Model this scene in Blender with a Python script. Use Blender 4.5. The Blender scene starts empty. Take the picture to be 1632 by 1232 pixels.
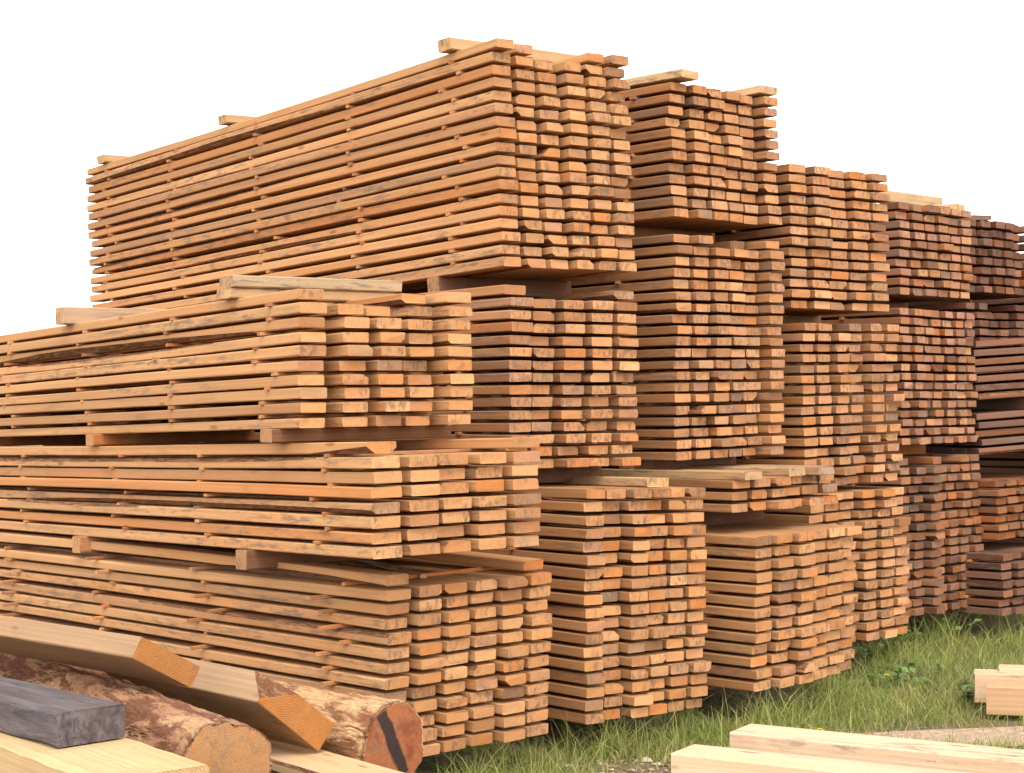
import bpy, math, random
import numpy as np
from mathutils import Vector, Matrix
from mathutils.bvhtree import BVHTree
from mathutils import noise as mnoise

random.seed(7); RG = np.random.default_rng(11)
SC = bpy.context.scene
COL = SC.collection
R = math.radians
# ------------------------------------------------------------------ camera
CAM_F, CAM_PIT, CAM_ROL = 2762.80, 0.008252, 0.016139
CAM_Z = 1.6
cam_d = bpy.data.cameras.new('camera'); cam = bpy.data.objects.new('camera', cam_d); COL.objects.link(cam)
cam_d.sensor_fit = 'HORIZONTAL'; cam_d.sensor_width = 36.0; cam_d.lens = 36.0 * CAM_F / 1632.0
cam_d.clip_start = 0.05; cam_d.clip_end = 3000
cam.matrix_world = Matrix.Translation((0, 0, CAM_Z)) @ Matrix.Rotation(math.pi/2 + CAM_PIT, 4, 'X') @ Matrix.Rotation(-CAM_ROL, 4, 'Z')
SC.camera = cam

def ray(px, py):
    x, y = px-816.0, py-616.0
    c, s = math.cos(CAM_ROL), math.sin(CAM_ROL)
    xx, yy = c*x - s*y, s*x + c*y
    v = -yy/CAM_F
    cp, sp = math.cos(CAM_PIT), math.sin(CAM_PIT)
    return np.array([xx/CAM_F, cp - sp*v, sp + cp*v])
def at(px, py, Y):
    """photo pixel at world depth Y"""
    d = ray(px, py); return np.array([0, 0, CAM_Z]) + d*(Y/d[1])
def atz(px, py, z):
    d = ray(px, py); return np.array([0, 0, CAM_Z]) + d*((z-CAM_Z)/d[2])

# ------------------------------------------------------------------ node helpers
def new_mat(name):
    m = bpy.data.materials.new(name); m.use_nodes = True
    nt = m.node_tree; nt.nodes.clear()
    out = nt.nodes.new('ShaderNodeOutputMaterial'); b = nt.nodes.new('ShaderNodeBsdfPrincipled')
    nt.links.new(b.outputs[0], out.inputs[0])
    return m, nt, b
class N:
    def __init__(s, nt): s.nt = nt
    def node(s, t, **k):
        n = s.nt.nodes.new(t)
        for a, b in k.items(): setattr(n, a, b)
        return n
    def lk(s, a, b): s.nt.links.new(a, b)
    def put(s, sock, v):
        if hasattr(v, 'node'): s.lk(v, sock)
        else: sock.default_value = v
    def attr(s, name, kind='Vector'):
        n = s.node('ShaderNodeAttribute'); n.attribute_name = name; return n.outputs[kind]
    def vmul(s, v, xyz):
        n = s.node('ShaderNodeVectorMath', operation='MULTIPLY'); s.put(n.inputs[0], v); n.inputs[1].default_value = xyz; return n.outputs[0]
    def noise(s, v, scale=1.0, detail=3.0, rough=0.55, dist=0.0):
        n = s.node('ShaderNodeTexNoise'); s.put(n.inputs['Vector'], v); n.inputs['Scale'].default_value = scale
        n.inputs['Detail'].default_value = detail; n.inputs['Roughness'].default_value = rough; n.inputs['Distortion'].default_value = dist
        return n.outputs['Fac']
    def vor(s, v, scale=1.0, out='Distance', rnd=1.0):
        n = s.node('ShaderNodeTexVoronoi'); s.put(n.inputs['Vector'], v); n.inputs['Scale'].default_value = scale
        n.inputs['Randomness'].default_value = rnd; return n.outputs[out]
    def mr(s, v, a, b, c=0.0, d=1.0, smooth=False):
        n = s.node('ShaderNodeMapRange'); s.put(n.inputs[0], v)
        if smooth: n.interpolation_type = 'SMOOTHSTEP'
        for i, q in enumerate((a, b, c, d)): n.inputs[1+i].default_value = q
        return n.outputs[0]
    def math(s, op, a, b=0.0):
        n = s.node('ShaderNodeMath', operation=op); s.put(n.inputs[0], a); s.put(n.inputs[1], b); return n.outputs[0]
    def mix(s, fac, a, b, mode='MIX'):
        n = s.node('ShaderNodeMix', data_type='RGBA', blend_type=mode)
        s.put(n.inputs['Factor'], fac)
        s.put(n.inputs[6], a if hasattr(a, 'node') else (*a, 1.0)); s.put(n.inputs[7], b if hasattr(b, 'node') else (*b, 1.0))
        return n.outputs[2]
    def grey(s, v):
        n = s.node('ShaderNodeCombineColor')
        for i in range(3): s.lk(v, n.inputs[i])
        return n.outputs[0]
    def sep(s, v):
        n = s.node('ShaderNodeSeparateXYZ'); s.lk(v, n.inputs[0]); return n.outputs
    def bump(s, h, strength, dist, b):
        n = s.node('ShaderNodeBump'); n.inputs['Strength'].default_value = strength; n.inputs['Distance'].default_value = dist
        s.lk(h, n.inputs['Height']); s.lk(n.outputs[0], b.inputs['Normal'])

# sawn wood, long faces: 'pl' = along / width / height in metres (shifted per board), 'tint' = the board's own colour
def mat_side():
    m, nt, b = new_mat('sawn_wood'); g = N(nt)
    pl = g.attr('pl'); tint = g.attr('tint', 'Color'); wx = g.attr('wx', 'Fac')
    grain = g.math('ADD', g.math('MULTIPLY', g.noise(g.vmul(pl, (.8, 95, 95)), 1, 4, .6), .55), g.math('MULTIPLY', g.noise(g.vmul(pl, (.7, 26, 26)), 1, 3, .55, .9), .45))
    broad = g.noise(g.vmul(pl, (1.1, 7, 7)), 1, 2)
    saw = g.noise(g.vmul(pl, (160, 6, 6)), 1, 1)
    c = g.mix(1.0, tint, g.grey(g.mr(grain, .34, .66, .74, 1.10)), 'MULTIPLY')
    c = g.mix(1.0, c, g.grey(g.mr(saw, .35, .65, .985, 1.012)), 'MULTIPLY')
    c = g.mix(g.mr(broad, .48, .72, 0, .45), c, g.mix(1.0, tint, (1.0, .80, .62), 'MULTIPLY'))
    # knots
    kd = g.vor(g.vmul(pl, (4.5, 17, 17)), 1, 'Distance')
    kc = g.vor(g.vmul(pl, (4.5, 17, 17)), 1, 'Color')
    kn = g.math('MULTIPLY', g.mr(kd, .10, .22, 1, 0, True), g.mr(g.sep(kc)[0], .74, .76))
    c = g.mix(g.math('MULTIPLY', kn, .75), c, (.23, .095, .035))
    # blue stain / mould streaks and speckles
    m1 = g.noise(g.vmul(pl, (9, 55, 55)), 1, 5, .7)
    m2 = g.noise(g.vmul(pl, (.9, 4, 4)), 1, 2)
    mould = g.math('MULTIPLY', g.mr(m1, .50, .60), g.mr(g.math('ADD', m2, g.math('MULTIPLY', wx, .24)), .50, .64))
    c = g.mix(g.math('MULTIPLY', mould, .72), c, (.155, .115, .085))
    sp = g.noise(g.vmul(pl, (38, 95, 95)), 1, 2, .5)
    c = g.mix(g.math('MULTIPLY', g.mr(sp, .70, .76), g.mr(wx, -.3, .3, 0, .65)), c, (.12, .08, .055))
    pat = g.noise(g.vmul(pl, (2.6, 10, 10)), 1, 3, .6)
    c = g.mix(g.mr(pat, .60, .72, 0, .5), c, g.mix(1.0, tint, (.62, .58, .60), 'MULTIPLY'))
    g.lk(c, b.inputs['Base Color']); b.inputs['Roughness'].default_value = .8; b.inputs['Specular IOR Level'].default_value = .2
    g.bump(g.math('ADD', grain, g.math('MULTIPLY', saw, .15)), .35, .004, b)
    return m
# end grain: 'pe' = offset from the pith
def mat_end(name, ring, rough_stain=1.0):
    m, nt, b = new_mat(name); g = N(nt)
    pl = g.attr('pl'); pe = g.attr('pe'); tint = g.attr('tinte', 'Color'); wx = g.attr('wx', 'Fac')
    s = g.sep(pe)
    r = g.math('POWER', g.math('ADD', g.math('MULTIPLY', s[0], s[0]), g.math('MULTIPLY', s[1], s[1])), .5)
    wob = g.noise(g.vmul(pl, (1, 22, 22)), 1, 2)
    wob2 = g.noise(g.vmul(pl, (1, 7, 7)), 1, 2)
    rr = g.math('ADD', g.math('ADD', r, g.math('MULTIPLY', wob, .012)), g.math('MULTIPLY', wob2, .035))
    w = g.math('SINE', g.math('MULTIPLY', rr, 2*math.pi/.0075))
    w = g.math('MULTIPLY', g.mr(w, -.2, 1, 0, 1), g.mr(g.noise(g.vmul(pl, (1, 18, 18)), 1, 3), .3, .62, .15, 1))
    c = g.mix(g.math('MULTIPLY', w, ring), tint, g.mix(1.0, tint, (.62, .42, .28), 'MULTIPLY'))
    fine = g.noise(g.vmul(pl, (1, 160, 160)), 1, 3)
    c = g.mix(1.0, c, g.grey(g.mr(fine, .3, .7, .84, 1.08)), 'MULTIPLY')
    st = g.noise(g.vmul(pl, (1, 48, 26)), 1, 5, .7, .5)
    st2 = g.noise(g.vmul(pl, (1, 11, 9)), 1, 2)
    k = g.math('MULTIPLY', g.mr(st, .47, .60), g.mr(g.math('ADD', st2, g.math('MULTIPLY', wx, .28)), .50, .63))
    c = g.mix(g.math('MULTIPLY', k, .75*rough_stain), c, (.13, .098, .075))
    og = g.noise(g.vmul(pl, (1, 22, 22)), 1.3, 2)
    c = g.mix(g.mr(og, .58, .74, 0, .55), c, g.mix(1.0, tint, (1.05, .66, .38), 'MULTIPLY'))
    g.lk(c, b.inputs['Base Color']); b.inputs['Roughness'].default_value = .85; b.inputs['Specular IOR Level'].default_value = .15
    g.bump(g.math('ADD', fine, g.math('MULTIPLY', w, ring)), .4, .004, b)
    return m
def mat_bark(name, cols, scale=(5, 16, 16)):
    m, nt, b = new_mat(name); g = N(nt)
    pl = g.attr('pl')
    n1 = g.noise(g.vmul(pl, scale), 1, 6, .65, .6)
    n2 = g.noise(g.vmul(pl, (scale[0]*.55, scale[1]*.55, scale[2]*.55)), 1, 4, .6, .3)
    n3 = g.noise(g.vmul(pl, (scale[0]*6, scale[1]*6, scale[2]*6)), 1, 4, .7)
    c = g.mix(g.mr(n1, .47, .54, 0, 1), cols[0], cols[1])
    c = g.mix(g.mr(n2, .54, .57, 0, 1), c, cols[2])
    c = g.mix(1.0, c, g.grey(g.mr(n3, .3, .7, .65, 1.2)), 'MULTIPLY')
    g.lk(c, b.inputs['Base Color']); b.inputs['Roughness'].default_value = .9; b.inputs['Specular IOR Level'].default_value = .15
    g.bump(g.math('ADD', g.math('ADD', n1, g.mr(n2, .53, .59, 0, .6)), g.math('MULTIPLY', n3, .3)), .9, .028, b)
    return m
def mat_plain(name, col, var=.25, scale=12, rough=.85):
    m, nt, b = new_mat(name); g = N(nt)
    tc = g.node('ShaderNodeTexCoord'); n1 = g.noise(tc.outputs['Object'], scale, 4, .6)
    c = g.mix(1.0, (*col,), g.grey(g.mr(n1, .3, .7, 1-var, 1+var)), 'MULTIPLY')
    g.lk(c, b.inputs['Base Color']); b.inputs['Roughness'].default_value = rough
    g.bump(n1, .3, .004, b)
    return m

def mat_grey():
    m, nt, b = new_mat('weathered_grey_wood'); g = N(nt)
    pl = g.attr('pl')
    gr = g.noise(g.vmul(pl, (3, 40, 26)), 1, 5, .65, .8); big = g.noise(g.vmul(pl, (1.6, 9, 9)), 1, 4, .6, 1.2); sw = g.noise(g.vmul(pl, (30, 120, 120)), 1, 3, .6)
    c = g.mix(g.mr(gr, .36, .64), (.050, .040, .043), (.135, .112, .118))
    c = g.mix(g.mr(big, .46, .66, 0, .7), c, (.075, .052, .045))
    c = g.mix(g.mr(sw, .62, .74, 0, .5), c, (.20, .17, .165))
    g.lk(c, b.inputs['Base Color']); b.inputs['Roughness'].default_value = .8; b.inputs['Specular IOR Level'].default_value = .25
    g.bump(g.math('ADD', gr, g.math('MULTIPLY', sw, .4)), .5, .006, b); return m
M_SIDE = mat_side(); M_END = mat_end('end_grain', .42); M_BEND = mat_end('ringed_end_grain', .62, .5)
M_WANE = mat_bark('wane_bark', ((.20, .085, .042), (.34, .17, .085), (.27, .13, .07)), (8, 40, 40))
M_BARK = mat_bark('pine_bark', ((.38, .20, .11), (.19, .08, .045), (.45, .265, .145)))
M_BARKP = mat_bark('peeled_bark', ((.50, .30, .155), (.24, .105, .05), (.54, .35, .19)), (4, 13, 13))
M_GREY = mat_grey()
MATS = [M_SIDE, M_END, M_WANE, M_BEND, M_GREY]

# ------------------------------------------------------------------ items: geometry first, objects later
class Item: pass
ITEMS = []
def mk(kind, V, F, MI, PL, PE, tint, tinte, wx, **meta):
    it = Item(); it.kind = kind; it.V = np.asarray(V, float); it.F = F; it.MI = MI; it.PL = np.asarray(PL, float); it.PE = np.asarray(PE, float)
    it.tint = tint; it.tinte = tinte; it.wx = wx; it.meta = meta
    ITEMS.append(it); return it

def smooth_noise(ns, k):
    p = RG.normal(size=k); x = np.linspace(0, k-1.001, ns); i = x.astype(int); f = x-i; f = f*f*(3-2*f)
    p = np.append(p, p[-1]); return p[i]*(1-f)+p[i+1]*f

def plank(kind, o, ea, eb, up, w, t, L, tint, tinte, wx=0.0, ns=9, ch=.003, wane=None, bow=0.0, twist=0.0, jit=.0008, endmat=1, sag=0.0, cut=0.0, **meta):
    """board from corner o: width along ea, length along eb, thickness along up. wane: dict corner->depth (0 bottom a0,1 bottom a1,2 top a1,3 top a0)"""
    o = np.array(o, float); ea = np.array(ea, float); eb = np.array(eb, float); up = np.array(up, float)
    s = np.linspace(0, 1, ns); s = np.concatenate([[0], s[1:-1], [1]])
    cs = np.full((4, ns), ch)
    cs += np.abs(RG.normal(0, ch*.4, (4, ns)))
    if wane:
        for c, (amp, lo, hi) in wane.items():
            prof = np.clip(1 - np.abs((s-(lo+hi)/2)/((hi-lo)/2))**2.5, 0, 1)*(1+.25*smooth_noise(ns, 6))
            cs[c] = np.maximum(cs[c], amp*np.clip(prof, 0, 1.4))
    cs = np.minimum(cs, t*.86)
    A = np.empty((ns, 8)); H = np.empty((ns, 8))
    rw = 1.35
    z = np.zeros(ns)
    A[:, 0] = 0;             H[:, 0] = cs[0]
    A[:, 1] = cs[0]*np.where(cs[0] > .008, rw, 1); H[:, 1] = 0
    A[:, 2] = w-cs[1]*np.where(cs[1] > .008, rw, 1); H[:, 2] = 0
    A[:, 3] = w;             H[:, 3] = cs[1]
    A[:, 4] = w;             H[:, 4] = t-cs[2]
    A[:, 5] = w-cs[2]*np.where(cs[2] > .008, rw, 1); H[:, 5] = t
    A[:, 6] = cs[3]*np.where(cs[3] > .008, rw, 1); H[:, 6] = t
    A[:, 7] = 0;             H[:, 7] = t-cs[3]
    H[:, 0] = np.minimum(H[:, 0], H[:, 7]-.001); H[:, 3] = np.minimum(H[:, 3], H[:, 4]-.001)
    A = A + RG.normal(0, jit, (ns, 1)) + (bow*np.sin(np.pi*s))[:, None]
    H2 = H + RG.normal(0, jit*.6, (ns, 1)) + (sag*np.sin(np.pi*s))[:, None] + (twist*(s-.5))[:, None]*(A-w/2)
    B = np.repeat((s*L)[:, None], 8, 1)
    B[0] += RG.normal(0, .0015, 8) + cut*(A[0]-w/2); B[-1] += RG.normal(0, .002, 8)
    V = o + A[..., None]*ea + B[..., None]*eb + H2[..., None]*up
    V = V.reshape(-1, 3)
    sd = RG.uniform(0, 90, 3)
    PL = np.stack([B, A, H], -1).reshape(-1, 3) + sd
    pw, ph = RG.uniform(-.25, 1.25)*w, (RG.choice([-1, 1])*RG.uniform(.6, 3.0)+.5)*t
    if meta.get('pith'): pw, ph = meta['pith']
    PE = np.stack([A-pw, H-ph, B], -1).reshape(-1, 3)
    F = []; MI = []
    for i in range(ns-1):
        for k in range(8):
            k2 = (k+1) % 8
            F.append((i*8+k, i*8+k2, i*8+8+k2, i*8+8+k))
            wn = False
            if k in (0, 2, 4, 6):
                c = {0: 0, 2: 1, 4: 2, 6: 3}[k]; wn = max(cs[c][i], cs[c][i+1]) > max(.008, ch*2.8)
            MI.append(2 if wn else 0)
    F.append(tuple(range(7, -1, -1))); MI.append(endmat)
    F.append(tuple((ns-1)*8+k for k in range(8))); MI.append(endmat)
    if np.dot(np.cross(ea, eb), up) > 0:
        pass
    else:
        F = [f[::-1] for f in F]
    return mk(kind, V, F, MI, PL, PE, tint, tinte, wx, **meta)

# ------------------------------------------------------------------ board colours (real-world albedo)
PALE = np.array((.68, .44, .235)); HONEY = np.array((.60, .345, .165)); ORNG = np.array((.58, .265, .09))
TAN = np.array((.47, .27, .145)); GREY = np.array((.34, .245, .18)); PINK = np.array((.54, .325, .215)); DARK = np.array((.22, .12, .075))
def pick(weights):
    cols = [PALE, HONEY, ORNG, TAN, GREY, PINK, DARK]
    w = np.array(weights, float); w /= w.sum()
    i = RG.choice(7, p=w); j = RG.choice(7, p=w); f = RG.uniform(0, .5)
    c = cols[i]*(1-f)+cols[j]*f
    return tuple(np.clip(np.array((.88, .765, .69))*c**1.1*RG.uniform(.85, 1.1), 0, .85)), i

#            side weights                end weights             stain
PAL = {
 'near':  ((10, 5, .6, 1.5, .3, 1, 0),  (7, 6, 2, 2.5, .8, 1, .2), .15),
 'low':   ((8, 6, .8, 2.5, .6, .5, .1),  (4, 6, 3, 4, 1, 1, .4), .25),
 'top':   ((7, 6, 1.2, 2.5, .7, 1, 0),  (4, 6, 2.5, 4, 1.2, 2, .3), .25),
 'mid':   ((3, 5, 1, 4, 1, 2, .2),      (5, 6, 2.5, 3.5, 1.8, 2, .4), .45),
 'far':   ((1, 4, 1.2, 5, 1, 2, .5),    (5, 6, 2, 3, 1, 4, .3), .3),
 'pink':  ((.3, 2, 1, 4, 1.5, 4, 1),    (3, 2, 1.5, 3, 2, 6, 1), .4),
 'rust':  ((.3, 1, 2, 4, 2, 2, 2.5),    (1, 2, 3, 4, 2.5, 3, 2.5), .6),
 'dark':  ((0, 0, .3, 1, 2, 1.5, 5),    (.4, .6, .5, 2, 2.5, 3, 4), .8),
 'orange': ((0, .5, 3, 3, .5, 1, 2),    (.3, 1.5, 5, 3, .5, 1, 1), .3),
 'mauve': ((0, 0, 0, 1, 4, 4, 2),       (.5, 0, 0, 1, 4, 5, 1), .6),
}
BUN = {  # X, Y, z0, yaw, row pitch, column scale, lean a/b, slope b/a   (all but the added ones measured from the photograph)
    'T1': (-0.0311, 7.9284, 2.2166, 0.6724, 0.0590, 0.9089, -0.0264, 0.0214, -0.0239, 0.0031),
    'B3': (-0.8373, 6.8252, 1.5072, 0.6431, 0.0565, 1.1011, 0.0089, -0.0063, -0.0171, -0.0018),
    'B2': (-0.5445, 6.5563, 1.0086, 0.6723, 0.0572, 1.1190, -0.0151, 0.0108, -0.0151, 0.0001),
    'B1': (-0.5167, 6.7579, 0.1926, 0.7332, 0.0576, 0.9467, 0.0270, -0.0210, -0.0035, 0.0057),
    'M2': (-0.0327, 7.8918, 1.2864, 0.6817, 0.0572, 1.0553, 0.0133, -0.0148, 0.0000, -0.0089),
    'L2': (0.2861, 7.6586, 0.1671, 0.7094, 0.0585, 0.8899, 0.0176, -0.0100, 0.0000, -0.0354),
    'T3': (0.8302, 8.7728, 2.5201, 0.7497, 0.0584, 0.9266, -0.0047, 0.0043, 0.0000, 0.0010),
    'M3': (0.8124, 8.7214, 1.2866, 0.7680, 0.0579, 0.9395, 0.0087, -0.0130, 0.0000, 0.0058),
    'L3': (1.1493, 8.3419, 0.1807, 0.7774, 0.0583, 0.9527, 0.0131, -0.0187, 0.0000, 0.0068),
    'T4': (1.5303, 9.4421, 2.0833, 0.7028, 0.0575, 1.1069, 0.0006, -0.0032, 0.0000, -0.0051),
    'M4': (1.5707, 9.4017, 1.0970, 0.7581, 0.0573, 0.9987, 0.0022, -0.0048, 0.0000, 0.0097),
    'L4': (1.5950, 9.4146, 0.2210, 0.7679, 0.0572, 1.0168, 0.0079, -0.0114, 0.0000, -0.0003),
    'T5': (2.4030, 10.6901, 2.2207, 0.7947, 0.0585, 0.9875, -0.0016, 0.0004, 0.0000, -0.0012),
    'M5': (2.4010, 10.6695, 1.2899, 0.8309, 0.0574, 0.9328, -0.0048, 0.0088, 0.0000, -0.0086),
    'L5': (2.3914, 10.6827, 0.2213, 0.8306, 0.0588, 0.9240, -0.0001, 0.0018, 0.0000, -0.0051),
    'P3': (1.075, 8.455, 1.035, 0.7774, 0.0583, 0.97, 0, 0, 0, .004),
    'T6': (3.03, 11.47, 2.275, 0.79, 0.0627, 1.0, 0, 0, 0, 0),
    'M6': (3.02, 11.52, 1.935, 0.79, 0.0572, 1.0, 0, 0, 0, 0),
    'S6': (2.80, 12.37, 1.19, -1.25, 0.0580, 1.0, 0, 0, .05, 0),
    'U6': (3.13, 11.32, 0.64, 0.79, 0.0575, 1.0, 0, 0, 0, 0),
    'L6': (3.12, 11.05, 0.175, 0.79, 0.0585, 1.0, 0, 0, 0, -.01),
    'Y7': (4.16, 12.60, 0.18, 0.79, 0.0580, 1.0, 0, 0, 0, 0),  # added pile, barely seen; blocks sky showing through the gaps
    'Y8': (3.05, 14.3, 0.18, 0.79, 0.0580, 1.0, 0, 0, 0, 0),  # added rear pile, hidden; closes see-through gaps against the sky
}
#        rows cols length palette, sticker b positions, protrusion of the stickers
INFO = {
 'T1': (18, 6, 4.34, 'top', (.33, 1.22, 2.15, 3.15, 4.05), .003),
 'B3': (10, 5, 4.6, 'near', (.27, 1.15, 2.1, 3.1, 4.2), .006),
 'B2': (8, 5, 4.6, 'near', (.33, 1.32, 2.15, 3.2, 4.2), .006),
 'B1': (13, 6, 4.6, 'low', (.36, 1.30, 2.25, 3.2, 4.2), .04),
 'M2': (15, 5, 4.3, 'mid', (.33, 1.6, 2.9, 4.0), .008),
 'L2': (18, 6, 4.0, 'low', (.42, 1.6, 2.8, 3.8), .02),
 'T3': (12, 6, 3.6, 'mid', (.30, 1.6, 2.9), .012),
 'M3': (20, 6, 3.6, 'mid', (.40, 1.6, 2.9), .010),
 'L3': (13, 6, 3.6, 'low', (.36, 1.6, 2.9), .035),
 'T4': (14, 5, 3.6, 'mid', (.35, 1.7, 3.1), .01),
 'M4': (16, 6, 3.4, 'far', (.35, 1.7, 3.1), .01),
 'L4': (15, 6, 3.4, 'low', (.35, 1.7, 3.1), .01),
 'T5': (10, 6, 3.6, 'pink', (.35, 1.7, 3.1), .01),
 'M5': (15, 7, 3.4, 'pink', (.35, 1.7, 3.1), .01),
 'L5': (17, 7, 3.4, 'rust', (.35, 1.7, 3.1), .01),
 'P3': (3, 6, 3.6, 'mid', (.40, 1.6, 2.9), .01),
 'T6': (8, 6, 3.6, 'dark', (.35, 1.7, 3.1), .01),
 'M6': (5, 6, 3.6, 'dark', (.35, 1.7, 3.1), .01),
 'S6': (12, 6, 3.0, 'mauve', (.5, 1.5, 2.5), .01),
 'U6': (7, 6, 3.2, 'orange', (.35, 1.7, 3.0), .01),
 'L6': (7, 6, 3.2, 'mauve', (.35, 1.7, 3.0), .01),
 'Y7': (42, 6, 3.2, 'dark', (.35, 1.7, 3.0), .01),
 'Y8': (42, 6, 3.0, 'dark', (.35, 1.7, 2.8), .01),
}
PHRASE = {'B1': "front pile's bottom bundle", 'B2': "front pile's middle bundle", 'B3': "front pile's top bundle",
 'T1': 'tallest bundle atop second pile', 'M2': "second pile's middle bundle", 'L2': "second pile's bottom bundle",
 'T3': "third pile's top bundle", 'M3': "third pile's tall middle bundle", 'P3': "third pile's thin bundle", 'L3': "third pile's bottom bundle",
 'T4': "fourth pile's top bundle", 'M4': "fourth pile's middle bundle", 'L4': "fourth pile's bottom bundle",
 'T5': "fifth pile's top bundle", 'M5': "fifth pile's middle bundle", 'L5': "fifth pile's bottom bundle",
 'T6': "sixth pile's dark top bundle", 'M6': "sixth pile's second bundle", 'S6': "sixth pile's sideways bundle", 'U6': "sixth pile's orange bundle", 'L6': "sixth pile's bottom bundle", 'Y7': 'dark seventh pile', 'Y8': 'dark pile behind the others'}
ORD = ['first', 'second', 'third', 'fourth', 'fifth', 'sixth', 'seventh', 'eighth', 'ninth', 'tenth', 'eleventh', 'twelfth', 'thirteenth', 'fourteenth',
       'fifteenth', 'sixteenth', 'seventeenth', 'eighteenth', 'nineteenth', 'twentieth'] + ['%d%s' % (k, {1: 'st', 2: 'nd', 3: 'rd'}.get(k % 10, 'th')) for k in range(21, 60)]
MISS = {'T1': {(1, 2), (1, 3)}, 'B3': {(1, 1), (1, 2)}, 'B2': {(1, 1), (1, 2), (1, 3)}, 'B1': {(1, 1), (1, 2), (1, 3), (1, 4)},
        'M2': {(1, 1), (1, 2), (1, 3)}, 'M3': {(1, 2), (1, 3)}, 'M4': {(1, 2)}, 'L2': set(), 'L5': {(1, 1), (1, 3), (1, 4)}, 'M6': {(1, 2), (1, 3)}}
PUSH = {('T1', 1, 0): -.03, ('M2', 1, 0): .05, ('M2', 1, 4): .03, ('B2', 1, 0): .03, ('B2', 1, 4): -.02, ('B1', 1, 5): .02,
        ('B3', 2, 2): .10, ('B3', 1, 3): .05, ('M3', 1, 4): .10, ('M3', 1, 5): .02, ('L3', 1, 5): -.03}
THK = {'L2': .735, 'L3': .735, 'B1': .72, 'B2': .75, 'B3': .735, 'T1': .715, 'L4': .72, 'M3': .72, 'M4': .72, 'M5': .72}
WID = {'B3': (.68, .73), 'B2': (.76, .83), 'B1': (.77, .84), 'T1': (.72, .80), 'M2': (.74, .82), 'L2': (.78, .86), 'M4': (.70, .78), 'M5': (.68, .78), 'T3': (.74, .82), 'M3': (.76, .83), 'L3': (.82, .89), 'L5': (.74, .82), 'T5': (.72, .80), 'T4': (.78, .86), 'T6': (.68, .78), 'M6': (.68, .78), 'L4': (.74, .82), 'P3': (.84, .92)}
def frame(n):
    X, Y, z0, yaw, rp, cw, la, lb, sb, sa = BUN[n]
    ea = np.array([math.cos(yaw), math.sin(yaw), sa]); eb = np.array([-math.sin(yaw), math.cos(yaw), sb])
    up = np.array([la*math.cos(yaw)-lb*math.sin(yaw), la*math.sin(yaw)+lb*math.cos(yaw), 1.0])
    return np.array([X, Y, z0]), ea, eb, up, rp, cw
def toward(a, b): return tuple(np.array(a)*.5+np.array(b)*.5)

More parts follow.
